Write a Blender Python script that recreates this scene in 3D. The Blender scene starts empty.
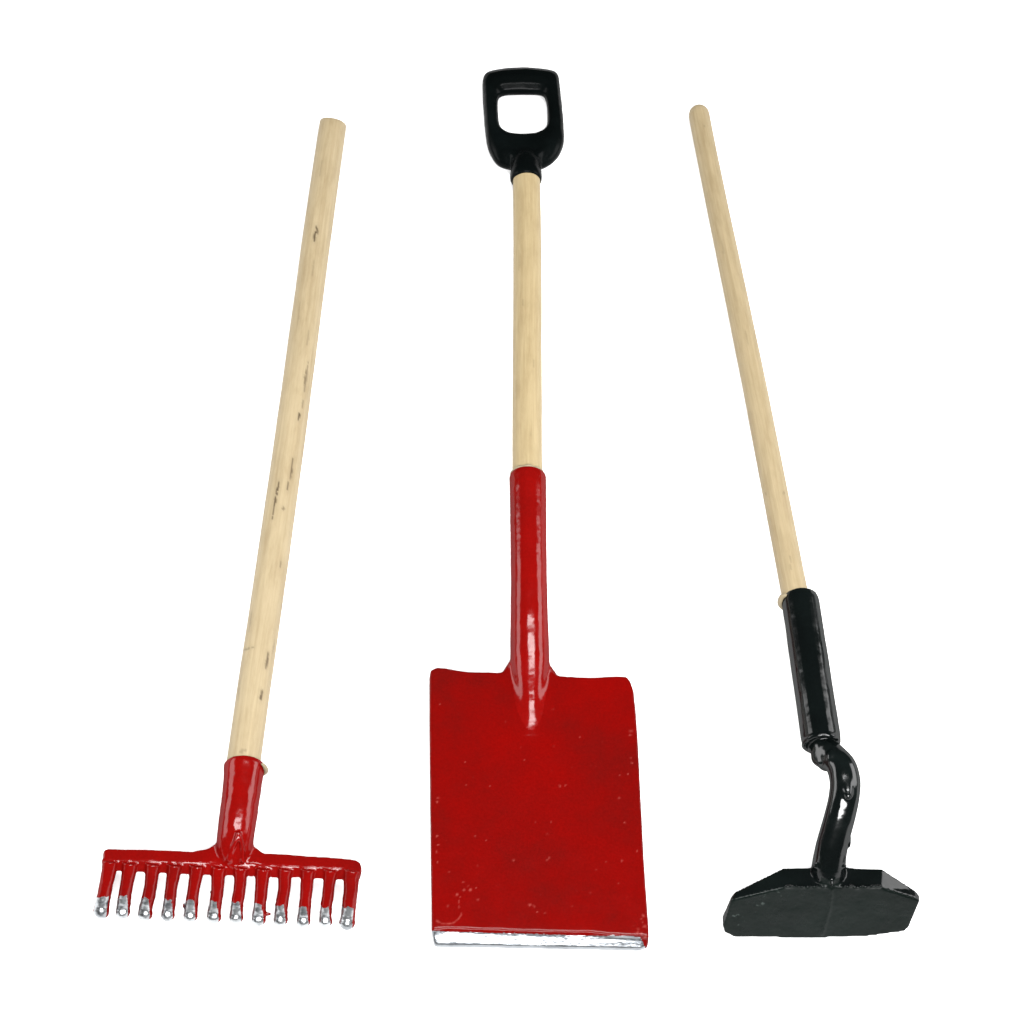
import bpy, bmesh, math, random
from mathutils import Vector, Matrix, noise

random.seed(4)
scene = bpy.context.scene
col = scene.collection

# ------------------------------------------------------------------ camera
PITCH = math.radians(60.0)
F = 2600.0            # focal length in pixels of the 1024 px frame
DIST = 2.8
CAM = Vector((0.0, -DIST * math.cos(PITCH), DIST * math.sin(PITCH)))
FWD = Vector((0.0, math.cos(PITCH), -math.sin(PITCH)))
UP = Vector((0.0, math.sin(PITCH), math.cos(PITCH)))
RIGHT = Vector((1.0, 0.0, 0.0))


def ray(px, py):
    return FWD + RIGHT * ((px - 512) / F) + UP * ((512 - py) / F)


def P(px, py, z):
    """measured image point -> place on the horizontal plane of height z"""
    d = ray(px, py)
    return CAM + d * ((z - CAM.z) / d.z)


def on_plane(px, py, p0, n):
    d = ray(px, py)
    return CAM + d * ((p0 - CAM).dot(n) / d.dot(n))


def W(rpx, p):
    """size in pixels -> metres at point p"""
    return rpx * (p - CAM).dot(FWD) / F


def proj(p):
    q = p - CAM
    d = q.dot(FWD)
    return 512 + F * q.dot(RIGHT) / d, 512 - F * q.dot(UP) / d


cam_data = bpy.data.cameras.new("camera")
cam_data.sensor_width = 36.0
cam_data.lens = 36.0 * F / 1024.0
cam_data.clip_start = 0.05
cam_data.clip_end = 100.0
cam = bpy.data.objects.new("camera", cam_data)
col.objects.link(cam)
cam.location = CAM
cam.rotation_euler = (math.radians(90) - PITCH, 0, 0)
scene.camera = cam

# ------------------------------------------------------------------ materials


def new_mat(name):
    m = bpy.data.materials.new(name)
    m.use_nodes = True
    nt = m.node_tree
    return m, nt, nt.nodes["Principled BSDF"]


def add(nt, kind, **kw):
    n = nt.nodes.new(kind)
    for k, v in kw.items():
        if k in n.inputs:
            n.inputs[k].default_value = v
        else:
            setattr(n, k, v)
    return n


def noise_tex(nt, vec, scale, detail=4.0, rough=0.55, dist=0.0):
    n = add(nt, "ShaderNodeTexNoise", Scale=scale, Detail=detail, Roughness=rough, Distortion=dist)
    nt.links.new(vec, n.inputs["Vector"])
    return n


def ramp(nt, fac, stops):
    r = add(nt, "ShaderNodeValToRGB")
    e = r.color_ramp.elements
    while len(e) < len(stops):
        e.new(0.5)
    for s, (pos, c) in zip(e, stops):
        s.position = pos
        s.color = (c[0], c[1], c[2], 1)
    nt.links.new(fac, r.inputs["Fac"])
    return r


def mix(nt, fac, a, b):
    m = add(nt, "ShaderNodeMix", data_type="RGBA")
    for s, v in ((m.inputs[0], fac), (m.inputs[6], a), (m.inputs[7], b)):
        if hasattr(v, "default_value"):
            nt.links.new(v, s)
        else:
            s.default_value = v if not isinstance(v, tuple) else (*v[:3], 1)
    return m.outputs[2]


def bump(nt, height, strength, dist, normal=None):
    b = add(nt, "ShaderNodeBump", Strength=strength, Distance=dist)
    nt.links.new(height, b.inputs["Height"])
    if normal is not None:
        nt.links.new(normal, b.inputs["Normal"])
    return b.outputs["Normal"]


def coords(nt):
    g = add(nt, "ShaderNodeNewGeometry")
    return g.outputs["Position"]


def paint(name, base, dark, light, rough=(0.10, 0.24), spec=0.4, lump=0.5, speck=None, fine=0.25, glint_wear=None, cap=0.06):
    m, nt, b = new_mat(name)
    pos = coords(nt)
    n1 = noise_tex(nt, pos, 12.0, 7.0, 0.62)
    c = ramp(nt, n1.outputs["Fac"], [(0.32, dark), (0.5, base), (0.66, light)]).outputs["Color"]
    ng = noise_tex(nt, pos, 420.0, 3.0, 0.7)
    kg = ramp(nt, ng.outputs["Fac"], [(0.3, (0.86, 0.86, 0.86)), (0.7, (1.08, 1.08, 1.08))]).outputs["Color"]
    mg = add(nt, "ShaderNodeMix", data_type="RGBA", blend_type="MULTIPLY")
    mg.inputs[0].default_value = 1.0
    nt.links.new(c, mg.inputs[6])
    nt.links.new(kg, mg.inputs[7])
    c = mg.outputs[2]
    if speck:
        n2 = noise_tex(nt, pos, 150.0, 2.0)
        n3 = noise_tex(nt, pos, 14.0, 2.0)
        mul = add(nt, "ShaderNodeMath", operation="MULTIPLY")
        nt.links.new(n2.outputs["Fac"], mul.inputs[0])
        nt.links.new(n3.outputs["Fac"], mul.inputs[1])
        k = ramp(nt, mul.outputs[0], [(0.40, (0, 0, 0)), (0.46, (1, 1, 1))])
        c = mix(nt, k.outputs["Color"], c, speck)
    if glint_wear:
        wa = add(nt, "ShaderNodeAttribute", attribute_name="glint_wear")
        c = mix(nt, wa.outputs["Fac"], c, glint_wear)
    nt.links.new(c, b.inputs["Base Color"])
    n4 = noise_tex(nt, pos, 45.0, 4.0)
    rr = ramp(nt, n4.outputs["Fac"], [(0.3, (rough[0],) * 3), (0.7, (rough[1],) * 3)])
    b.inputs["Roughness"].default_value = 0.6
    b.inputs["Specular IOR Level"].default_value = 0.0
    n5 = noise_tex(nt, pos, 38.0, 3.0)
    n6 = noise_tex(nt, pos, 260.0, 3.0)
    nn = bump(nt, n5.outputs["Fac"], lump, 0.004)
    nn = bump(nt, n6.outputs["Fac"], fine, 0.0006, nn)
    nt.links.new(nn, b.inputs["Normal"])
    gl = add(nt, "ShaderNodeBsdfGlossy")
    nt.links.new(rr.outputs["Color"], gl.inputs["Roughness"])
    nt.links.new(nn, gl.inputs["Normal"])
    f0 = math.sqrt(0.08 * spec)
    fr = add(nt, "ShaderNodeFresnel", IOR=(1 + f0) / (1 - f0))
    nt.links.new(nn, fr.inputs["Normal"])
    mn = add(nt, "ShaderNodeMath", operation="MINIMUM")
    mn.inputs[1].default_value = cap
    nt.links.new(fr.outputs["Fac"], mn.inputs[0])
    ms = add(nt, "ShaderNodeMixShader")
    nt.links.new(mn.outputs[0], ms.inputs[0])
    nt.links.new(b.outputs[0], ms.inputs[1])
    nt.links.new(gl.outputs[0], ms.inputs[2])
    nt.links.new(ms.outputs[0], nt.nodes["Material Output"].inputs["Surface"])
    return m


M_RED = paint("red_enamel", (0.124, 0.0016, 0.0012), (0.098, 0.0019, 0.0015), (0.142, 0.0015, 0.0011),
              rough=(0.08, 0.2), spec=0.3, lump=0.10, fine=0.06, cap=0.022)
M_BLADE = paint("red_enamel_flat", (0.104, 0.0014, 0.0011), (0.080, 0.0020, 0.0016), (0.119, 0.0012, 0.0009),
                rough=(0.07, 0.12), spec=0.12, lump=0.02, fine=0.05, cap=0.02, glint_wear=(0.20, 0.034, 0.028))
M_BLACK = paint("black_enamel", (0.0020, 0.0030, 0.0029), (0.0014, 0.0020, 0.0020), (0.003, 0.0046, 0.0044),
                rough=(0.08, 0.2), spec=0.24, lump=0.06, fine=0.08, cap=0.04)
M_NECK = paint("black_enamel_thick", (0.0020, 0.0030, 0.0029), (0.0014, 0.0020, 0.0020), (0.003, 0.0046, 0.0044),
               rough=(0.08, 0.2), spec=0.45, lump=0.08, fine=0.1, cap=0.036)
M_BLACK_FLAT = paint("black_enamel_worn", (0.0022, 0.0042, 0.0035), (0.0016, 0.0031, 0.0026), (0.0034, 0.0060, 0.0051),
                     rough=(0.24, 0.38), spec=0.12, lump=0.03, speck=(0.03, 0.038, 0.035), fine=0.35)
M_GRIP = paint("black_plastic", (0.0013, 0.0019, 0.0019), (0.001, 0.0014, 0.0014), (0.002, 0.003, 0.003),
               rough=(0.2, 0.3), spec=0.035, lump=0.05, fine=0.08)
M_HOLE = paint("casting_pit", (0.006, 0.004, 0.003), (0.004, 0.003, 0.002), (0.01, 0.006, 0.005), spec=0.3)


def make_metal(name, base, rough, pit=0.3):
    m, nt, b = new_mat(name)
    pos = coords(nt)
    n1 = noise_tex(nt, pos, 90.0, 5.0)
    c = ramp(nt, n1.outputs["Fac"], [(0.28, tuple(v * 0.62 for v in base)), (0.42, tuple(v * 0.88 for v in base)),
                                     (0.62, base)])
    ms_ = add(nt, "ShaderNodeMapping")
    ms_.inputs["Scale"].default_value = (26, 150, 60)
    nt.links.new(pos, ms_.inputs["Vector"])
    ns = noise_tex(nt, ms_.outputs["Vector"], 1.0, 5.0, 0.65)
    ks = ramp(nt, ns.outputs["Fac"], [(0.36, (0.42, 0.43, 0.45)), (0.5, (1, 1, 1))]).outputs["Color"]
    mu = add(nt, "ShaderNodeMix", data_type="RGBA", blend_type="MULTIPLY")
    mu.inputs[0].default_value = 0.8
    nt.links.new(c.outputs["Color"], mu.inputs[6])
    nt.links.new(ks, mu.inputs[7])
    nt.links.new(mu.outputs[2], b.inputs["Base Color"])
    b.inputs["Metallic"].default_value = 1.0
    b.inputs["Roughness"].default_value = rough
    mp = add(nt, "ShaderNodeMapping")
    mp.inputs["Scale"].default_value = (30, 200, 60)
    nt.links.new(pos, mp.inputs["Vector"])
    n2 = noise_tex(nt, mp.outputs["Vector"], 1.0, 4.0)
    n3 = noise_tex(nt, pos, 160.0, 3.0)
    nn = bump(nt, n2.outputs["Fac"], 0.35, 0.002)
    nn = bump(nt, n3.outputs["Fac"], pit, 0.002, nn)
    nt.links.new(nn, b.inputs["Normal"])
    return m


M_STEEL = make_metal("bare_steel", (0.23, 0.243, 0.257), 0.34)
M_TIP = make_metal("worn_metal", (0.37, 0.385, 0.395), 0.34, 0.12)


def make_wood(name, tint, grain=1.0):
    m, nt, b = new_mat(name)
    at = add(nt, "ShaderNodeAttribute", attribute_name="grain")
    st = add(nt, "ShaderNodeAttribute", attribute_name="stain")
    v = at.outputs["Vector"]
    n1 = noise_tex(nt, v, 9.0, 6.0, 0.6, 0.4)
    n2 = noise_tex(nt, v, 55.0, 4.0, 0.65)
    a = tuple(c * 0.89 * t for c, t in zip(tint, (1.0, 0.97, 0.92)))
    z = tuple(c * 1.10 for c in tint)
    c1 = ramp(nt, n1.outputs["Fac"], [(0.30, a), (0.52, tint), (0.72, z)]).outputs["Color"]
    k = ramp(nt, n2.outputs["Fac"], [(0.30, (0.80, 0.76, 0.70)), (0.50, (1, 1, 1))]).outputs["Color"]
    mu = add(nt, "ShaderNodeMix", data_type="RGBA", blend_type="MULTIPLY")
    mu.inputs[0].default_value = 0.3 * grain
    nt.links.new(c1, mu.inputs[6])
    nt.links.new(k, mu.inputs[7])
    mv = add(nt, "ShaderNodeMapping")
    mv.inputs["Scale"].default_value = (1.0, 1.0, 9.0)
    nt.links.new(v, mv.inputs["Vector"])
    nm = noise_tex(nt, mv.outputs["Vector"], 3.2, 4.0, 0.65)
    km = ramp(nt, nm.outputs["Fac"], [(0.32, (0.90, 0.875, 0.85)), (0.5, (1, 1, 1)), (0.68, (1.06, 1.06, 1.08))]).outputs["Color"]
    m2 = add(nt, "ShaderNodeMix", data_type="RGBA", blend_type="MULTIPLY")
    m2.inputs[0].default_value = 1.0
    nt.links.new(mu.outputs[2], m2.inputs[6])
    nt.links.new(km, m2.inputs[7])
    mu = m2
    # short pores
    mp = add(nt, "ShaderNodeMapping")
    mp.inputs["Scale"].default_value = (6.0, 6.0, 4.0)
    nt.links.new(v, mp.inputs["Vector"])
    n3 = noise_tex(nt, mp.outputs["Vector"], 26.0, 2.0)
    k3 = ramp(nt, n3.outputs["Fac"], [(0.62, (0, 0, 0)), (0.72, (0.35, 0.35, 0.35))]).outputs["Color"]
    c2 = mix(nt, k3, mu.outputs[2], (0.20, 0.125, 0.06))
    c3 = mix(nt, st.outputs["Fac"], c2, (0.040, 0.024, 0.011))
    nt.links.new(c3, b.inputs["Base Color"])
    b.inputs["Roughness"].default_value = 0.62
    b.inputs["Specular IOR Level"].default_value = 0.25
    nn = bump(nt, n2.outputs["Fac"], 0.35, 0.0012)
    nt.links.new(nn, b.inputs["Normal"])
    return m


M_WOOD = make_wood("birch_wood", (0.256, 0.205, 0.122))
M_WOOD_WARM = make_wood("warm_birch_wood", (0.258, 0.202, 0.109))
M_WOOD_THIN = make_wood("fine_birch_wood", (0.236, 0.187, 0.108))
M_COLLAR = make_wood("raw_wood_lip", (0.20, 0.165, 0.105))

m, nt, b = new_mat("white_paper")
b.inputs["Roughness"].default_value = 0.9
b.inputs["Specular IOR Level"].default_value = 0.1
n = noise_tex(nt, coords(nt), 60.0, 4.0)
c = ramp(nt, n.outputs["Fac"], [(0.3, (0.88, 0.88, 0.88)), (0.7, (0.91, 0.91, 0.91))])
nt.links.new(c.outputs["Color"], b.inputs["Base Color"])
M_PAPER = m

# ------------------------------------------------------------------ mesh helpers


def frame_for(t):
    t = t.normalized()
    s = t.cross(Vector((0, 0, 1)))
    if s.length < 1e-4:
        s = Vector((1, 0, 0))
    s.normalize()
    return s, s.cross(t).normalized()


def tube(bm, pts, radii, n=32, flat=1.0, cap=True):
    """closed sweep; flat squeezes the section vertically"""
    rings = []
    prev_s = None
    for i, p in enumerate(pts):
        t = (pts[min(i + 1, len(pts) - 1)] - pts[max(i - 1, 0)]).normalized()
        if prev_s is None:
            s, u = frame_for(t)
        else:
            s = (prev_s - t * prev_s.dot(t)).normalized()
            u = s.cross(t).normalized()
        prev_s = s
        rings.append([bm.verts.new(p + (s * math.cos(a) + u * flat * math.sin(a)) * radii[i])
                      for a in (2 * math.pi * k / n for k in range(n))])
    for a, c in zip(rings, rings[1:]):
        for k in range(n):
            bm.faces.new((a[k], a[(k + 1) % n], c[(k + 1) % n], c[k]))
    if cap:
        bm.faces.new(list(reversed(rings[0])))
        bm.faces.new(rings[-1])
    return rings


def loft(bm, lower, upper):
    """closed prism between two loops of the same length"""
    a = [bm.verts.new(p) for p in lower]
    c = [bm.verts.new(p) for p in upper]
    n = len(a)
    for k in range(n):
        bm.faces.new((a[k], a[(k + 1) % n], c[(k + 1) % n], c[k]))
    bm.faces.new(list(reversed(a)))
    bm.faces.new(c)


def ball(bm, p, r, squash=(1, 1, 1), seg=16):
    res = bmesh.ops.create_uvsphere(bm, u_segments=seg, v_segments=seg // 2 + 2, radius=r)
    for v in res["verts"]:
        v.co = Vector((v.co.x * squash[0], v.co.y * squash[1], v.co.z * squash[2])) + p
    return res["verts"]


def spline(pts, vals, per=8):
    """Catmull-Rom through points and radii"""
    op, ov = [], []
    n = len(pts)
    for i in range(n - 1):
        p0, p1, p2, p3 = pts[max(i - 1, 0)], pts[i], pts[i + 1], pts[min(i + 2, n - 1)]
        for k in range(per):
            t = k / per
            op.append(0.5 * ((2 * p1) + (p2 - p0) * t + (2 * p0 - 5 * p1 + 4 * p2 - p3) * t * t
                             + (3 * p1 - p0 - 3 * p2 + p3) * t ** 3))
            ov.append(vals[i] * (1 - t) + vals[i + 1] * t)
    op.append(pts[-1])
    ov.append(vals[-1])
    return op, ov


def solid(bm, voxel, smooth_it, smooth_f=0.5):
    """fuse overlapping closed shapes into one cast surface"""
    bmesh.ops.recalc_face_normals(bm, faces=bm.faces)
    me = bpy.data.meshes.new("cast_work")
    bm.to_mesh(me)
    bm.free()
    ob = bpy.data.objects.new("cast_work", me)
    col.objects.link(ob)
    md = ob.modifiers.new("r", "REMESH")
    md.mode = "VOXEL"
    md.voxel_size = voxel
    if smooth_it:
        sm = ob.modifiers.new("s", "SMOOTH")
        sm.factor = smooth_f
        sm.iterations = smooth_it
    dg = bpy.context.evaluated_depsgraph_get()
    dg.update()
    out = bpy.data.meshes.new_from_object(ob.evaluated_get(dg))
    bpy.data.objects.remove(ob)
    bpy.data.meshes.remove(me)
    res = bmesh.new()
    res.from_mesh(out)
    bpy.data.meshes.remove(out)
    return res


def lumps(bm, amp, freq, seed=0.0, where=None):
    bm.normal_update()
    off = Vector((seed, seed * 1.7, -seed))
    moves = [(v, v.normal * amp * noise.fractal(v.co * freq + off, 1.0, 2.0, 3)) for v in bm.verts
             if where is None or where(v.co)]
    for v, d in moves:
        v.co += d
    bm.normal_update()


def fillet(bm, where, iters, above=-1.0):
    """soften the inner corners inside a region, as thick enamel does"""
    px = [(v, proj(v.co)) for v in bm.verts if v.co.z > above]
    for k in range(iters):
        # the border of the region wanders so that no crease forms along it
        dx, dy = 6 * math.sin(k * 2.4), 8 * math.sin(k * 1.7 + 1)
        vs = [v for v, (x, y) in px if where(x + dx, y + dy)]
        bmesh.ops.smooth_vert(bm, verts=vs, factor=0.5, use_axis_x=True, use_axis_y=True, use_axis_z=True)


def root(name, loc, label, cat):
    o = bpy.data.objects.new(name, None)
    o.empty_display_size = 0.05
    o.location = loc
    o["label"] = label
    o["category"] = cat
    col.objects.link(o)
    return o


WORLD_LOC = {}


def place(ob, parent):
    """parts carry coordinates relative to their thing"""
    base = WORLD_LOC.get(parent.name, Vector(parent.location))
    ob.parent = parent
    WORLD_LOC[ob.name] = base


def part(name, bm, mats, parent, smooth=True):
    base = WORLD_LOC.get(parent.name, Vector(parent.location))
    me = bpy.data.meshes.new(name)
    for v in bm.verts:
        v.co -= base
    bm.to_mesh(me)
    bm.free()
    if smooth:
        me.polygons.foreach_set("use_smooth", [True] * len(me.polygons))
    for mm in (mats if isinstance(mats, (list, tuple)) else [mats]):
        me.materials.append(mm)
    ob = bpy.data.objects.new(name, me)
    col.objects.link(ob)
    place(ob, parent)
    return ob


def split(bm, key_of):
    """cut a cast surface into its parts; the shared smooth normals are kept across the seams"""
    bm.normal_update()
    groups = {}
    for f in bm.faces:
        groups.setdefault(key_of(f), []).append(f)
    out = {}
    for key, faces in groups.items():
        nb = bmesh.new()
        mp, normals = {}, []
        for f in faces:
            vs = []
            for v in f.verts:
                if v.index not in mp:
                    mp[v.index] = nb.verts.new(v.co)
                    normals.append(v.normal.copy())
                vs.append(mp[v.index])
            nf = nb.faces.new(vs)
            nf.material_index = f.material_index
        out[key] = (nb, normals)
    return out


def part_split(name, piece, mats, parent):
    nb, normals = piece
    ob = part(name, nb, mats, parent)
    ob.data.normals_split_custom_set_from_vertices([tuple(n) for n in normals])
    return ob


def handle(name, a, c, ra, rc, parent, mat, round_a=True, rnd=1.0, stains=(), rings=420, n=56, wob=0.0, seed=0.0):
    """turned wooden shaft from a to c with grain and stain attributes"""
    ax = c - a
    L = ax.length
    t = ax / L
    s, u = frame_for(t)
    if u.z < 0:
        u = -u
        s = -s
    base = WORLD_LOC.get(parent.name, Vector(parent.location))
    verts, faces, grain, stain = [], [], [], []
    prof = []
    if round_a:
        for d, k in ((0.0, 0.0), (0.0, 0.55), (0.0012, 0.74), (0.0035, 0.88), (0.0065, 0.96), (0.011, 1.0)):
            prof.append((d * rnd, 1 - (1 - k) * (rnd if k else 1)))
    else:
        prof.append((0.0, 1.0))
    for i in range(1, rings):
        prof.append((0.011 + (L - 0.011) * i / rings, 1.0))
    prof.append((L, 1.0))
    for d, k in prof:
        f = d / L
        r0 = (ra + (rc - ra) * f)
        for j in range(n):
            an = 2 * math.pi * j / n
            w = 1 + wob * noise.noise(Vector((math.cos(an) * 1.5 + seed, math.sin(an) * 1.5, d * 14)))
            rr = r0 * k * w
            bend = s * (0.0009 * math.sin(d * 7 + seed)) * min(1, 6 * f * (1 - f))
            cut = rr * (0.36 * math.sin(an) - 0.14 * math.cos(an)) * max(0, 1 - d / 0.04) if rnd < 1 else 0.0
            p = a + t * (d + cut) + bend + (s * math.cos(an) + u * math.sin(an)) * rr
            verts.append(p - base)
            grain.append((math.cos(an) * 0.5 + seed, math.sin(an) * 0.5 - seed, d * 0.9 + 0.05 * k))
            dk = 0.0
            if stains and math.sin(an) > -0.2:
                x, y = proj(p)
                for (x0, y0, x1, y1, wd, st) in stains:
                    ex, ey = x1 - x0, y1 - y0
                    q = max(0, min(1, ((x - x0) * ex + (y - y0) * ey) / max(ex * ex + ey * ey, 1e-6)))
                    dd = math.hypot(x - x0 - ex * q, y - y0 - ey * q)
                    jit = noise.noise(Vector((x * 0.7, y * 0.22, seed))) + 0.5 * noise.noise(Vector((x * 1.3, y * 0.6, seed + 4)))
                    taper = 0.35 + 0.65 * math.sin(math.pi * min(0.97, max(0.03, q))) ** 0.8
                    core = max(0, 1 - dd / (0.8 * wd * taper * max(0.2, 0.85 + jit)))
                    halo = 0.14 * max(0, 1 - dd / (wd * 2.2))
                    dk = max(dk, st * min(1, core * 1.5 + halo))
            stain.append(min(1, dk))
    m = len(prof)
    for i in range(m - 1):
        for j in range(n):
            faces.append((i * n + j, i * n + (j + 1) % n, (i + 1) * n + (j + 1) % n, (i + 1) * n + j))
    faces.append(tuple(range((m - 1) * n, m * n)))
    me = bpy.data.meshes.new(name)
    me.from_pydata(verts, [], faces)
    bmm = bmesh.new()
    bmm.from_mesh(me)
    bmesh.ops.recalc_face_normals(bmm, faces=bmm.faces)
    bmm.to_mesh(me)
    bmm.free()
    me.polygons.foreach_set("use_smooth", [True] * len(me.polygons))
    at = me.attributes.new("grain", "FLOAT_VECTOR", "POINT")
    at.data.foreach_set("vector", [q for g in grain for q in g])
    at = me.attributes.new("stain", "FLOAT", "POINT")
    at.data.foreach_set("value", stain)
    me.materials.append(mat)
    ob = bpy.data.objects.new(name, me)
    col.objects.link(ob)
    place(ob, parent)
    return ob


def lip(p, t, r, thick, a0, a1, parent, name="collar"):
    """ragged raw-wood lip round the mouth of a socket, from angle a0 to a1"""
    s, u = frame_for(t)
    if u.z < 0:
        s, u = -s, -u
    bm = bmesh.new()
    pts, rad = [], []
    n = 26
    for i in range(n + 1):
        f = i / n
        an = a0 + (a1 - a0) * f
        wob = noise.noise(Vector((an * 3, r * 50, 2)))
        pts.append(p + (s * math.cos(an) + u * math.sin(an)) * (r + 0.0007 * wob) + t * 0.0012 * wob)
        rad.append(thick * (0.35 + 0.65 * math.sin(math.pi * f) ** 0.6))
    tube(bm, pts, rad, 12)
    bmesh.ops.recalc_face_normals(bm, faces=bm.faces)
    return part(name, bm, M_COLLAR, parent)


# ------------------------------------------------------------------ the white surface
bm = bmesh.new()
bmesh.ops.create_grid(bm, x_segments=8, y_segments=8, size=6.0)
me = bpy.data.meshes.new("ground")
bm.to_mesh(me)
bm.free()
me.materials.append(M_PAPER)
ground = bpy.data.objects.new("ground", me)
ground["kind"] = "structure"
col.objects.link(ground)

# ------------------------------------------------------------------ RAKE
g = P(235, 905, 0.0)
rake = root("garden_rake", g, "red metal garden rake with twelve silver tipped tines on a pale wooden handle", "rake")

bar_z = 0.050
sock_top = P(245.5, 764, 0.052)
tail = P(333.3, 122.5, 0.0165)
ra = W(13.6, tail)
axis_end = P(240.8, 784, 0.0505)
rake_stains = [
    (317, 226, 314.5, 241, 2.6, 0.95), (309, 330, 307, 345, 1.6, 0.3), (308, 362, 304, 392, 2.0, 0.55),
    (306, 372, 304.5, 384, 2.0, 0.6), (299.5, 413, 298, 420, 2.4, 0.9), (303, 400, 302, 408, 1.6, 0.5),
    (293, 458, 290.5, 480, 1.9, 0.75), (288.5, 482, 287, 490, 2.2, 0.8), (279.5, 480, 274, 506, 2.0, 0.95),
    (274, 506, 272, 519, 1.7, 0.8), (283.6, 507, 283.2, 510, 2.2, 0.6), (281.5, 560, 280.5, 569, 1.6, 0.55),
    (244, 650, 254, 647, 1.6, 0.5), (268.5, 652, 266, 668, 2.2, 0.75), (262, 690, 260.5, 702, 2.2, 0.85),
    (252, 610, 249, 632, 1.3, 0.25), (262, 520, 257, 548, 1.3, 0.3), (285, 590, 281, 612, 1.3, 0.25),
    (240, 752, 246, 750, 4.0, 0.35), (322, 160, 320, 176, 1.5, 0.25), (296, 520, 293, 545, 1.3, 0.22),
    (275, 640, 272, 655, 1.4, 0.3), (240, 680, 238, 700, 1.4, 0.22), (314, 260, 312, 276, 1.5, 0.25),
    (300, 300, 297, 330, 1.2, 0.2),
]
handle("handle", tail, axis_end, ra, W(17.0, axis_end), rake, M_WOOD, stains=rake_stains, rnd=0.3, rings=620, n=72,
       wob=0.02, seed=1.3)

bm = bmesh.new()
# socket
pts = [P(244.6, 764.5, 0.0495), P(244.3, 768, 0.0497), P(243.2, 778, 0.050), P(241.6, 792, 0.0508), P(238.5, 815, 0.052),
       P(235.8, 835, 0.050), P(234.6, 849, 0.0445), P(234.4, 860, 0.037), P(234.4, 868, 0.030)]
rad = [W(r, sock_top) for r in (19.4, 20.6, 19.8, 19.0, 18.8, 18.4, 18.0, 16.0, 11.0)]
pts, rad = spline(pts, rad, 5)
tube(bm, pts, rad, 40)
# crossbar: four measured edges
tb = [(102.8, 854), (104.2, 850), (108, 848.5), (150, 849.5), (193, 851), (207, 848), (217, 842), (252, 844), (263, 852.5), (300, 855), (340, 858), (355, 859.5), (359.8, 862), (361.6, 867)]
tf = [(103.2, 859.5), (105, 859.2), (108, 859), (150, 860.5), (193, 861.5), (207, 862), (217, 862.5), (252, 863.5), (263, 864.5), (300, 866.5), (340, 868), (355, 869), (359.2, 870), (361.2, 871.5)]
bf = [(102.2, 868), (103.5, 869.5), (106, 870.5), (150, 873), (193, 875), (207, 875.5), (217, 876), (252, 877), (263, 877.5), (300, 878.5), (340, 880), (354, 881), (358, 881), (360, 879)]
loops = []
for (a, c, d) in zip(tb, tf, bf):
    A, B, D = P(*a, bar_z - 0.0035), P(*c, bar_z - 0.001), P(*d, bar_z - 0.009)
    E = Vector((A.x, A.y - 0.001, bar_z - 0.014))
    loops.append([bm.verts.new(q) for q in (A, B, D, E)])
for a, c in zip(loops, loops[1:]):
    for k in range(4):
        bm.faces.new((a[k], a[(k + 1) % 4], c[(k + 1) % 4], c[k]))
bm.faces.new(loops[0][::-1])
bm.faces.new(loops[-1])
# arched ridges where the socket is flattened into the bar
for path in ([(238.3, 832, 0.0700), (235.8, 841, 0.0675), (231.5, 851, 0.0608), (228.8, 862, 0.0525)],
             [(238.3, 832, 0.0700), (241, 840, 0.0670), (242.8, 850, 0.0605), (243.2, 863, 0.0515)]):
    a, c = spline([P(*q) for q in path], [0.0024, 0.0022, 0.0021, 0.002], 6)
    tube(bm, a, c, 10)
# tines: base centre, end centre
TINES = [((109.5, 868), (101.8, 910.5)), ((129.5, 870), (123.0, 911.5)), ((152.5, 871), (145.2, 913)),
         ((174, 872), (168, 914)), ((196.5, 873), (190.5, 915)), ((218.5, 874), (213.8, 916)),
         ((240.5, 874.5), (236.5, 917)), ((262.5, 875.5), (258.5, 918.5)), ((285, 876), (280.8, 919.5)),
         ((307.5, 876.5), (303.6, 920.5)), ((330, 877), (325.5, 920.5)), ((351.5, 877), (347.5, 922))]
TW = [7.2, 6.8, 6.7, 6.4, 6.5, 6.6, 6.4, 6.6, 6.5, 6.4, 6.2, 7.4]
for i, ((bx, by), (ex, ey)) in enumerate(TINES):
    zt = 0.0085
    j = [random.uniform(-0.7, 0.7) for _ in range(3)]
    p = [P(bx + 0.9, by - 7.5, bar_z - 0.0045), P(bx, by, bar_z - 0.009),
         P(bx * 0.66 + ex * 0.34 + j[0], by * 0.66 + ey * 0.34, 0.031),
         P(bx * 0.3 + ex * 0.7 + j[1], by * 0.3 + ey * 0.7, 0.0185),
         P(ex, ey - 2.5, zt + 0.001), P(ex, ey + 1.5, zt)]
    w = TW[i]
    r = [W(q, p[1]) for q in (w + 1.6, w + 0.5, w * 0.97, w, w * 1.06, w * 0.8)]
    sp, sr = spline(p, r, 6)
    tube(bm, sp, sr, 20)
    ball(bm, P(ex + j[2] * 0.4, ey + 0.3, zt), W(w * 1.14, p[1]))
# casting burrs
ball(bm, P(185.2, 905.5, 0.014), W(3.0, P(185, 905, 0.014)), seg=10)
ball(bm, P(268, 914, 0.012), W(2.8, P(268, 914, 0.012)), (1.3, 0.8, 1), seg=10)
ball(bm, P(211.5, 892, 0.024), W(1.8, P(210, 892, 0.026)), seg=10)
bm = solid(bm, 0.0010, 5)
fillet(bm, lambda x, y: 205 < x < 264 and 826 < y < 868, 14)
lumps(bm, 0.0004, 60, 2.0)
lumps(bm, 0.0005, 110, 6.0, where=lambda p: p.z < 0.024)


def gap_line(x):
    return 871.5 + (x - 119) * (879 - 871.5) / 222.0


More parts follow.
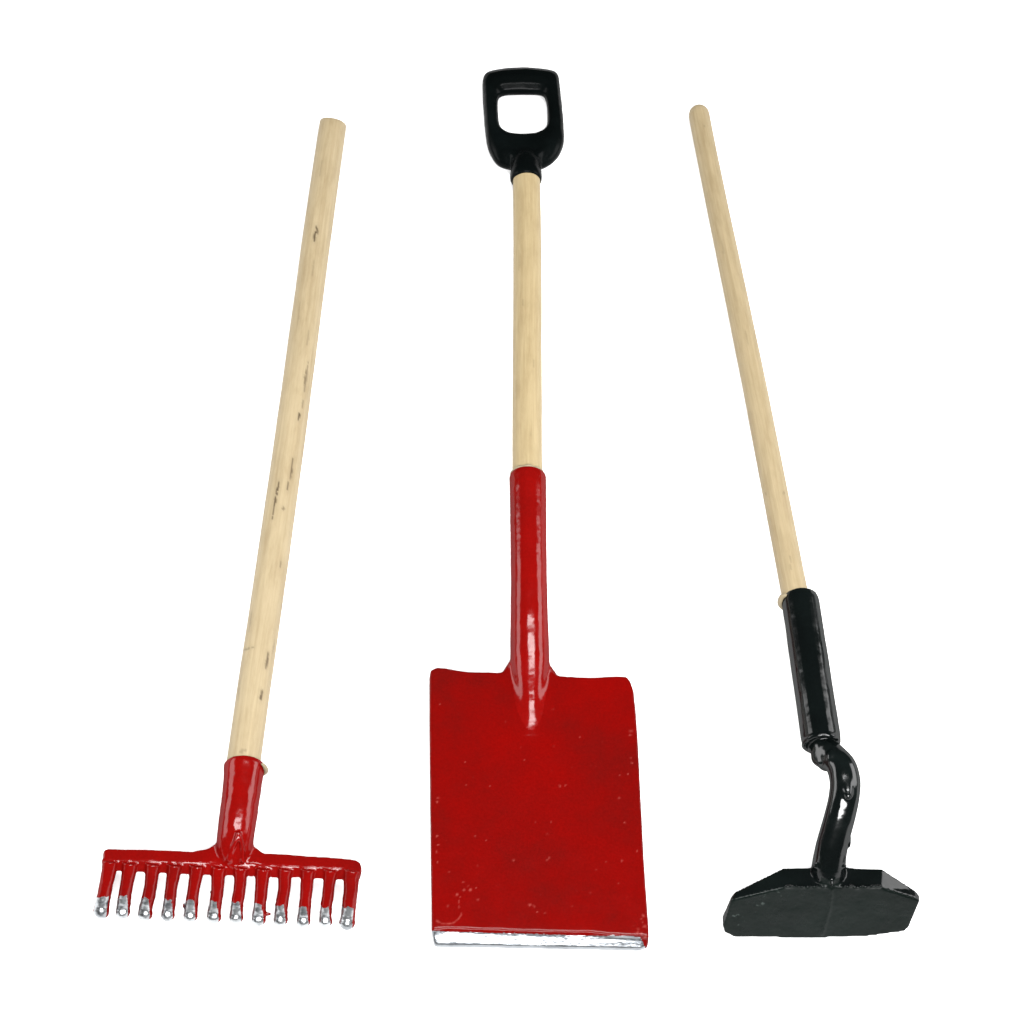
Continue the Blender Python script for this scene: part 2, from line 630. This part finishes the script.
def rake_key(f):
    c = f.calc_center_median()
    x, y = proj(c)
    if y > gap_line(x) - 1.0 and c.z < bar_z - 0.006:
        best, bi, bd = 1e9, 0, 0
        for i, ((bx, by), (ex, ey)) in enumerate(TINES):
            t = (y - by) / (ey - by)
            d = abs(x - (bx + (ex - bx) * t))
            if d < best:
                best, bi, bd = d, i, x - (bx + (ex - bx) * t)
        ex, ey = TINES[bi][1]
        start = ey - 14.5 + 3.5 * noise.noise(Vector((x * 0.25, bi * 3.1, 0.5)))
        # ground-off face: narrow at the top, the whole round end below
        t = (y - start) / 16.0
        half = 3.6 + 3.6 * max(0, min(1, t)) if 0 < bi < 11 else 7.0
        if y > start and (-8 < bd < half - 2.2 or (y > ey + 1.5 and bd < 5.2)):
            return ("tip", bi)
        return ("tine", bi)
    lim = 845 + (x - 217) * 0.06
    if y < lim and 205 < x < 272:
        return ("socket", 0)
    return ("crossbar", 0)


pieces = split(bm, rake_key)
bm.free()
part_split("socket", pieces[("socket", 0)], M_RED, rake)
part_split("crossbar", pieces[("crossbar", 0)], M_RED, rake)
for i in range(12):
    tn = part_split("tine", pieces[("tine", i)], M_RED, rake)
    if ("tip", i) in pieces:
        part_split("tip", pieces[("tip", i)], M_TIP, tn)
# pit in the cast socket
bm = bmesh.new()
q = P(228.8, 834, 0.063)
ball(bm, q + Vector((0, 0, -0.0035)), W(3.2, q), (1, 1.3, 0.9))
part("casting_pit", bm, M_HOLE, rake)
tdir = (tail - axis_end).normalized()
lip(P(246.0, 768, 0.052), tdir, W(20.2, sock_top), 0.0024, -0.75, 0.6, rake, "collar")

# ------------------------------------------------------------------ SPADE
g = P(535, 860, 0.0)
spade = root("garden_spade", g, "spade with square red blade and black looped grip on a short wooden handle", "spade")
ZT = 0.021
ZB = 0.004
top_edge = [(429.3, 676), (430.5, 670), (437, 666.8), (446, 667.6), (456, 669.6), (468, 671.2), (485, 671.6), (505, 671.2), (530, 671.5),
            (549, 672.4), (560, 674.6), (575, 676.4), (590, 677), (606, 676.2), (620, 675.6), (627, 676.4), (630.5, 681),
            (633.6, 690)]
right_edge = [(636, 712), (638.2, 745), (640.2, 785), (642.2, 825), (644, 860), (646.4, 895), (648.4, 922)]
bev_r = [(649, 937)]
left_edge = [(431.3, 900), (430.7, 860), (430.2, 815), (429.8, 770), (429.4, 725)]
bev_line = [(431.5, 930.5), (448, 929.2), (480, 930.2), (520, 931.6), (556, 932.6), (590, 933), (612, 935.4), (640, 936.6), (649, 937)]
bot_line = [(434, 945.0), (448, 945.4), (480, 945.6), (520, 946.6), (556, 947.2), (590, 947.6), (612, 948.4), (640, 949), (647.5, 946)]


def dish(p):
    return p


bm = bmesh.new()
up = [P(x, y, ZT) for x, y in top_edge + right_edge + bev_line[::-1] + left_edge]
loft(bm, [Vector((p.x, p.y, ZB)) for p in up], up)
# cutting bevel, one wedge per pair of stations
for (a, c, d, e) in zip(bev_line, bev_line[1:], bot_line, bot_line[1:]):
    A, C_ = P(*a, ZT), P(*c, ZT)
    D, E = P(*d, 0.0115), P(*e, 0.0115)
    A2, C2 = A + Vector((0, 0.004, 0)), C_ + Vector((0, 0.004, 0))
    loft(bm, [Vector((q.x, q.y, ZB)) for q in (A2, C2, E, D)], [A2, C2, E, D])
    loft(bm, [Vector((q.x, q.y, ZB)) for q in (A2, C2, C_ + Vector((0, -0.002, 0)), A + Vector((0, -0.002, 0)))],
         [A2, C2, C_, A])
# socket tube diving into the blade
spec = [(527.7, 475, 0.0530, 17.2), (527.7, 478, 0.0545, 18.5), (528, 488, 0.0545, 18.4), (528.5, 540, 0.0535, 18.0), (529, 580, 0.0525, 18.1),
        (529.3, 610, 0.0500, 18.6), (529.6, 640, 0.0445, 19.4), (530, 660, 0.0400, 19.8), (530.2, 674, 0.0368, 18.8), (530.4, 690, 0.0328, 16.5),
        (530.6, 705, 0.0290, 13.5), (530.8, 720, 0.0256, 10.2), (531, 735, 0.0228, 6.8), (531, 748, 0.0206, 3.2)]
sp_pts, sp_rad = [], []
for x, y, top, r in spec:            # top: height of the upper surface
    rw = W(r, P(x, y, 0.03))
    sp_pts.append(P(x, y, top - rw))
    sp_rad.append(rw)
a, c = spline(sp_pts, sp_rad, 6)
tube(bm, a, c, 44)
# web fillets at the shoulders
loft(bm, [P(502, 672, ZB), P(512, 660, ZB + 0.004), P(512, 690, ZB), P(504, 690, ZB)],
     [P(503, 671.5, ZT), P(511.5, 659, ZT + 0.003), P(514, 690, ZT), P(504, 690, ZT)])
loft(bm, [P(547, 660, ZB + 0.004), P(558, 675, ZB), P(556, 690, ZB), P(547, 690, ZB)],
     [P(547.5, 659, ZT + 0.003), P(556, 674.5, ZT), P(556, 690, ZT), P(546, 690, ZT)])
bm = solid(bm, 0.0012, 12)
fillet(bm, lambda x, y: 495 < x < 565 and 664 < y < 770, 24)
fillet(bm, lambda x, y: 498 < x < 562 and 684 < y < 775, 110, ZT - 0.002)
lumps(bm, 0.00008, 28, 5.0)
lumps(bm, 0.00022, 60, 9.0, where=lambda p: abs(proj(p)[0] - 529) < 24 and proj(p)[1] < 735)


def bev_y(x):
    for (x0, y0), (x1, y1) in zip(bev_line, bev_line[1:]):
        if x <= x1:
            return y0 + (y1 - y0) * (x - x0) / (x1 - x0)
    return 937


# clean cut along the ground edge
A, B = P(431.5, 930.2, ZT), P(645, 936.2, ZT)
nrm = (B - A).cross(Vector((0, 0, 1))).normalized()
res = bmesh.ops.bisect_plane(bm, geom=bm.verts[:] + bm.edges[:] + bm.faces[:], plane_co=A, plane_no=nrm)
for v in bm.verts:                      # ragged paint line
    if abs((v.co - A).dot(nrm)) < 1e-6 and v.co.z > 0.012:
        x = v.co.x
        v.co += nrm * (0.0014 * noise.noise(Vector((x * 45, 2, 0))) + 0.0011 * noise.noise(Vector((x * 190, 5, 0))))
bm.normal_update()
bm.verts.index_update()


def spade_key(f):
    c = f.calc_center_median()
    x, y = proj(c)
    d = (c - A).dot(nrm)
    if d > 0:
        if x < 641 + 0.4 * noise.noise(Vector((y, 3, 1))) - (y - 938) * -0.45 or (f.normal.y < -0.8 and x < 640):
            return "cutting_edge"
        return "blade"
    if y < 664 or (abs(x - 530) < 20 - max(0, (y - 672)) * 0.18 and y < 735 and c.z > ZT + 0.0012):
        return "socket"
    return "blade"


pieces = split(bm, spade_key)
bm.free()
# pimples and chips with glints put into the colour, and a curled scratch
specks = [(437, 802, 1.3), (438, 798, 1.0), (437, 836, 1.5), (436.5, 852, 1.3), (437.5, 862, 1.1), (438, 845, 0.9),
          (464, 890, 1.3), (470.5, 889.8, 1.7), (457, 894.6, 1.3), (478, 899.5, 1.5), (448, 906, 1.3), (463, 882, 0.9), (468, 886, 0.9),
          (476, 888, 0.8), (549, 858, 1.3), (547, 860, 0.9), (513.5, 860.3, 1.4), (530, 905, 1.5), (534, 906.5, 1.4), (537, 912, 0.9),
          (560, 786, 1.3), (565.5, 785.5, 1.0), (622, 860.8, 1.3), (624.5, 822.5, 1.1), (637, 851, 1.0), (619, 798, 1.2),
          (631, 731, 1.6), (630, 735, 1.2), (632, 763, 1.1), (631, 758, 0.9), (628, 774, 0.9), (620, 775, 0.8), (606, 862, 0.8),
          (643.5, 915.5, 1.6), (641.5, 918.5, 1.3), (644.5, 926.5, 2.0), (637.6, 932.5, 1.6), (641.5, 933.5, 1.5), (645, 937, 1.9),
          (638, 929, 1.2), (642.5, 922, 1.0), (524, 760, 0.8), (465, 762, 0.7), (466, 785, 0.7), (551, 822, 0.8), (580, 737, 0.7),
          (596, 870, 0.7), (590, 893, 0.7), (618, 883, 0.8), (572, 906, 0.7), (545, 913, 0.9), (486, 840, 0.7), (475, 836, 0.8),
          (497, 885, 0.6), (449, 872, 0.8), (455, 850, 0.6), (440, 704, 0.7), (506, 722, 0.7), (490, 786, 0.6), (535, 822, 0.6)]
scratches = []
for path, w in (([(436.5, 920.5), (440, 922.8), (446, 924), (452, 923.2), (456.5, 920.6), (460, 917), (461.3, 913.5)], 1.1),
                ([(459.3, 908), (459, 902), (460, 897)], 0.8)):
    a, c = spline([Vector((x, y, 0)) for x, y in path], [w] * len(path), 8)
    scratches += [(p.x, p.y, w * (0.7 + 0.5 * noise.noise(p * 0.4))) for p in a]
nb, normals = pieces["blade"]
glint_wear = []
for v in nb.verts:
    x, y = proj(v.co)
    k = 0.0
    if v.co.z > ZT - 0.003:
        for (sx, sy, sr) in specks + scratches:
            if abs(x - sx) < 4 and abs(y - sy) < 4:
                rr = sr * (0.9 + 0.7 * noise.noise(Vector((x * 0.8, y * 0.8, sx))))
                k = max(k, (1.25 - math.hypot((x - sx) * (0.7 + (sx * 7.3) % 0.6), (y - sy)) / rr) * (0.45 + (sx * 3.7 + sy) % 0.55))
        rim = noise.noise(Vector((x * 0.16, y * 0.16, 3.0))) + 0.5 * noise.noise(Vector((x * 0.6, y * 0.6, 7.0)))
        if rim > 0.8:
            k = max(k, (rim - 0.8) * 0.5)
    k = max(0.0, min(1.0, k))
    glint_wear.append(k)
    v.co.z += 0.0003 * k
blade = part_split("blade", pieces["blade"], [M_BLADE], spade)
blade.data.attributes.new("glint_wear", "FLOAT", "POINT").data.foreach_set("value", glint_wear)
part_split("cutting_edge", pieces["cutting_edge"], M_STEEL, blade)
part_split("socket", pieces["socket"], M_RED, spade)

# wooden handle
h0 = P(526.3, 172, 0.0182)
h1 = P(528.2, 520, 0.034)
handle("handle", h0, h1, W(13.6, h0), W(15.2, h1), spade, M_WOOD_WARM, round_a=False, rings=300, wob=0.015, seed=4.4,
       stains=[(523, 300, 523, 306, 1.5, 0.2), (534, 360, 533, 375, 1.3, 0.18), (519, 250, 519, 270, 1.3, 0.15),
               (530, 430, 530, 437, 1.4, 0.2), (516, 380, 516, 400, 1.2, 0.15)])
lip(P(527.7, 475.5, 0.034), (h0 - h1).normalized(), W(16.4, h1), 0.0022, math.pi * 0.12, math.pi * 1.12, spade, "collar")

# black looped grip
outer = [(524, 68.7), (540, 69.7), (552, 71.7), (557.5, 74.2), (559.6, 80), (561, 95), (563, 115), (564.4, 138), (562.4, 149), (556, 159.5),
         (543.4, 168), (526, 171), (508.6, 169), (498, 165), (491, 155.5), (486.4, 143), (484, 121), (482.4, 92), (482.6, 80),
         (485.2, 74.2), (492, 71.8), (507, 69.5)]
inner = [(524, 94.4), (540, 95.2), (545.2, 100), (547, 113.7), (546.2, 126.8), (538.5, 132.6), (524, 134.2), (508, 132.6), (500, 126.5),
         (498.2, 112.5), (498.4, 99.5), (505.5, 95)]


def dense(loop, n):
    """closed Catmull-Rom through the measured outline, evenly spaced"""
    L = [Vector((x, y, 0)) for x, y in loop]
    m = len(L)
    pts = []
    for i in range(m):
        p0, p1, p2, p3 = L[i - 1], L[i], L[(i + 1) % m], L[(i + 2) % m]
        for k in range(10):
            t = k / 10
            pts.append(0.5 * ((2 * p1) + (p2 - p0) * t + (2 * p0 - 5 * p1 + 4 * p2 - p3) * t * t
                              + (3 * p1 - p0 - 3 * p2 + p3) * t ** 3))
    pts.append(pts[0])
    seg = [0]
    for a, c in zip(pts, pts[1:]):
        seg.append(seg[-1] + (c - a).length)
    out, k = [], 0
    for i in range(n):
        d = seg[-1] * i / n
        while seg[k + 1] < d:
            k += 1
        out.append(pts[k].lerp(pts[k + 1], (d - seg[k]) / max(seg[k + 1] - seg[k], 1e-6)))
    return out


bm = bmesh.new()
N = 120
o_, i_ = dense(outer, N), dense(inner, N)
z0, z1, zm = 0.003, 0.027, 0.014
ring = []
for (a, c) in zip(o_, i_):
    mid = a.lerp(c, 0.5)
    # rounded section: outer wall, top crown, inner wall, under side
    q = []
    for f, zz in ((0.0, zm), (0.06, zm + 0.006), (0.24, z1 - 0.0025), (0.5, z1), (0.76, z1 - 0.0025), (0.94, zm + 0.006), (1.0, zm),
                  (0.88, zm - 0.007), (0.5, z0), (0.06, zm - 0.007)):
        v = a.lerp(c, f)
        w = P(v.x, v.y, zm)
        q.append(bm.verts.new(Vector((w.x, w.y, zz))))
    ring.append(q)
for k in range(N):
    a, c = ring[k], ring[(k + 1) % N]
    for j in range(10):
        bm.faces.new((a[j], a[(j + 1) % 10], c[(j + 1) % 10], c[j]))
pts = [P(526, 146, 0.0100), P(526, 155, 0.0148), P(526, 165, 0.0178), P(526, 175, 0.0185), P(526.2, 181.5, 0.0185)]
tube(bm, pts, [W(r, pts[0]) for r in (7, 11, 14.5, 16.0, 15.8)], 36)
# thumb dents either side of the neck read as raised ridges
for path in ([(503, 150), (510, 152), (516, 158), (517, 166)], [(549, 146), (541, 151), (535, 158), (534, 166)]):
    a, c = spline([P(x, y, z) for (x, y), z in zip(path, (0.024, 0.0235, 0.0225, 0.021))], [W(r, pts[0]) for r in (2, 3.5, 5, 5)], 5)
    tube(bm, a, c, 14)
bm = solid(bm, 0.0013, 8)
fillet(bm, lambda x, y: y > 128, 10)
lumps(bm, 0.0004, 45, 7.0)
part("grip", bm, M_GRIP, spade)

# ------------------------------------------------------------------ HOE
g = P(820, 930, 0.0)
hoe = root("garden_hoe", g, "hoe with black gooseneck and angular black blade on a thin pale wooden handle", "hoe")
tail = P(698.0, 109, 0.0125)
end = P(803.5, 636, 0.0865)
handle("handle", tail, end, W(10.3, tail), W(13.7, end), hoe, M_WOOD_THIN, rings=420, wob=0.02, seed=8.1,
       stains=[(784, 492, 783.5, 494, 2.0, 0.5), (766, 492, 766, 495, 1.5, 0.4), (704, 125, 704, 127, 1.4, 0.35),
               (790, 556, 791, 570, 1.4, 0.3), (745, 330, 748, 345, 1.4, 0.2), (722, 240, 724, 256, 1.4, 0.2)])
s_top = P(799.8, 597, 0.081)
s_bot = P(821.6, 743, 0.1)
bm = bmesh.new()
pts, rad = [], []
for i in range(25):
    f = i / 24
    p = s_top.lerp(s_bot, f)
    r = 18.9 + 1.1 * f
    if i == 0:
        r -= 1.6
    if i == 24:
        r -= 0.6
    pts.append(p)
    rad.append(W(r, p))
tube(bm, pts, rad, 24)
# dribbled lower lip
sdir = (s_bot - s_top).normalized()
ss, su = frame_for(sdir)
lp, lr = [], []
for k in range(37):
    an = 2 * math.pi * k / 36
    w = noise.noise(Vector((math.cos(an) * 1.6, math.sin(an) * 1.6, 5)))
    lp.append(s_bot + (ss * math.cos(an) + su * math.sin(an)) * W(17.6, s_bot) + sdir * (0.0005 + 0.003 * w))
    lr.append(W(2.6 + 1.2 * w, s_bot))
tube(bm, lp, lr, 12)
# neck
nk = [((816, 728), 0.094, 14), ((823, 747), 0.094, 14), ((832, 756), 0.100, 14.5), ((841, 766), 0.106, 15.2), ((845, 780), 0.107, 15.6),
      ((844.4, 795), 0.103, 15.6), ((840.5, 814), 0.094, 15.6), ((835.5, 832), 0.083, 15.8), ((831, 850), 0.071, 16.2),
      ((828.6, 866), 0.058, 17.0), ((828, 878), 0.046, 17.5)]
pts = [P(*a, z) for a, z, r in nk]
a, c = spline(pts, [W(r, p) for (q, z, r), p in zip(nk, pts)], 6)
tube(bm, a, c, 32, 0.9)
# swollen ridge on the bend, fin on its right side, lumps at its foot
for (x, y, z, r, sq) in ((848.6, 838, 0.079, 4.2, (0.6, 2.6, 0.9)), (818, 866, 0.066, 4.5, (1.3, 0.8, 0.8)), (829, 868, 0.068, 4.5, (1.2, 0.8, 0.8)),
                         (841, 866, 0.066, 4.5, (1.3, 0.8, 0.8)), (833, 757, 0.113, 7, (1, 1.2, 0.6))):
    q = P(x, y, z)
    ball(bm, q, W(r, q), sq)
# pooled enamel on the bend
for (x, y, z, r, sq) in ((847.5, 784, 0.1165, 8.0, (0.7, 2.2, 0.5)),):
    q = P(x, y, z)
    ball(bm, q, W(r, q), sq)
# added domed flank, turned to mirror the left softbox as a grey patch
fnv = Vector((-0.61, -0.17, 0.77)).normalized()
lo = Vector((0.003, 0.001, -0.0055))
q = s_bot + sdir * 0.013 + lo + fnv * 0.0112 + Vector((0.0025, 0, 0))
vs = ball(bm, Vector((0, 0, 0)), 1.0, seg=24)
rot = fnv.to_track_quat("Z", "Y").to_matrix()
for v in vs:
    v.co = q + rot @ Vector((v.co.x * 0.0140, v.co.y * 0.0140, v.co.z * 0.0036 - 0.0004))
lo = Vector((0.003, 0.001, -0.0055))
tube(bm, [s_bot - sdir * 0.02, s_bot + sdir * 0.008 + lo, s_bot + sdir * 0.018 + lo, P(828, 763, 0.0885)], [W(q_, s_bot) for q_ in (14, 14, 13.5, 10)], 28)
# blade: leaning front face with thick bevelled back
lean = math.radians(30)
b0 = P(820, 937.5, 0.001)
fn = Vector((0, -math.cos(lean), math.sin(lean)))
front = [(734.5, 938), (724.5, 933.3), (722.6, 926.5), (730.5, 901), (734, 899), (783.5, 887.5), (830, 887), (881, 887.5), (916, 898.5), (920, 902),
         (909, 928), (904, 932), (873, 936.6), (818, 938.8)]
back = [None, None, None, (730.5, 896.5), (734.5, 891), (783, 867.5), (830, 864), (881.5, 868), (915, 889.5), (920, 895.5), None, None, None, None]
fl, bl = [], []
for f, k in zip(front, back):
    p = on_plane(*f, b0, fn)
    fl.append(p)
    if k:
        bl.append(P(*k, p.z - 0.004))
    else:
        bl.append(p + Vector((0, 0.012, 0.0)))
loft(bm, fl, bl)
# mould seam
seam = [(831.5, 889), (831, 897), (829, 910), (825.5, 922), (822, 935)]
a, c = spline([on_plane(x, y, b0, fn) + fn * 0.0002 for x, y in seam], [0.0013, 0.0012, 0.0014, 0.0012, 0.0012], 5)
tube(bm, a, c, 8)
seam = [P(832.5, 872, 0.0615), P(832, 886, 0.0605)]
tube(bm, seam, [0.0018, 0.0018], 8)
# beads of enamel along the front arris
for x in range(786, 884, 5):
    q = on_plane(x + random.uniform(-2, 2), 886.6 + random.uniform(-0.8, 1.2), b0, fn)
    if abs(x - 838) > 4:
        ball(bm, q + Vector((0, 0, 0.0004)), W(random.uniform(0.9, 1.9), q), (1.8, 1, 1), seg=10)
bm = solid(bm, 0.0009, 10)
fillet(bm, lambda x, y: 808 < x < 836 and 750 < y < 772, 10)
fillet(bm, lambda x, y: 832 < x < 862 and 750 < y < 822, 16)
fillet(bm, lambda x, y: y > 872, 8)
lumps(bm, 0.00025, 40, 11.0, where=lambda p: proj(p)[1] < 872)
lumps(bm, 0.0002, 60, 3.0, where=lambda p: proj(p)[1] >= 872)


def hoe_key(f):
    c = f.calc_center_median()
    x, y = proj(c)
    along = (c - s_bot).dot(sdir)
    if along < 0.0025 and y < 765:
        return "socket"
    if (c - b0).dot(fn) > -0.0035 and c.z < 0.066 and f.normal.dot(fn) > 0.55:
        return "face"
    if y > 868 or (c.z < 0.052):
        return "blade"
    return "neck"


pieces = split(bm, lambda f: {"face": "blade"}.get(hoe_key(f), hoe_key(f)))
face_idx = None
part_split("socket", pieces["socket"], M_BLACK, hoe)
part_split("neck", pieces["neck"], M_NECK, hoe)
bl_ob = part_split("blade", pieces["blade"], [M_BLACK, M_BLACK_FLAT], hoe)
for poly in bl_ob.data.polygons:
    ctr = Vector(poly.center) + Vector(hoe.location)
    if (ctr - b0).dot(fn) > -0.0035 and Vector(poly.normal).dot(fn) > 0.55 and ctr.z < 0.0615:
        poly.material_index = 1
bm.free()
lip(P(800, 600, 0.081), (s_top - s_bot).normalized(), W(19.4, s_top), 0.0034, math.pi * 0.78, math.pi * 1.32, hoe, "collar")

# ------------------------------------------------------------------ light: studio softboxes and an added fill
world = bpy.data.worlds.new("World")
scene.world = world
world.use_nodes = True
bg = world.node_tree.nodes["Background"]
bg.inputs["Color"].default_value = (1, 1, 1, 1)
bg.inputs["Strength"].default_value = 0.04


def softbox(name, loc, target, sx, sy, watts, color=(1, 1, 1)):
    ld = bpy.data.lights.new(name, "AREA")
    ld.shape = "RECTANGLE"
    ld.size, ld.size_y = sx, sy
    ld.energy = watts
    ld.color = color
    o = bpy.data.objects.new(name, ld)
    o.location = loc
    d = Vector(target) - Vector(loc)
    right = d.cross(Vector((0, 0, 1)))
    right = Vector((1, 0, 0)) if right.length < 0.5 * d.length else right.normalized()
    right = (right - d * (right.dot(d) / d.dot(d))).normalized()      # long side stays level
    up = right.cross(d).normalized()
    m3 = Matrix((right, up, -d.normalized())).transposed()
    o.rotation_euler = m3.to_euler()
    col.objects.link(o)


softbox("overhead_softbox", (0.35, -0.08, 2.35), (0.1, -0.1, 0), 1.5, 0.36, 56)
softbox("window_softbox", (-1.8, 0.3, 0.75), (0, 0, 0), 1.3, 0.8, 24)
softbox("side_softbox", (1.8, 0.3, 0.75), (0, 0, 0), 1.3, 0.9, 32)
softbox("front_fill", (0.3, -2.1, 3.0), (0, 0, 0), 2.4, 0.9, 300)  # added fill near the view axis: lifts fronts, hides shadows behind the tools

# ------------------------------------------------------------------ colour
scene.view_settings.view_transform = "Standard"
scene.view_settings.look = "None"
scene.view_settings.exposure = 0.0
scene.view_settings.gamma = 1.0
scene.view_settings.use_curve_mapping = False
scene.render.engine = "CYCLES"
scene.cycles.max_bounces = 8
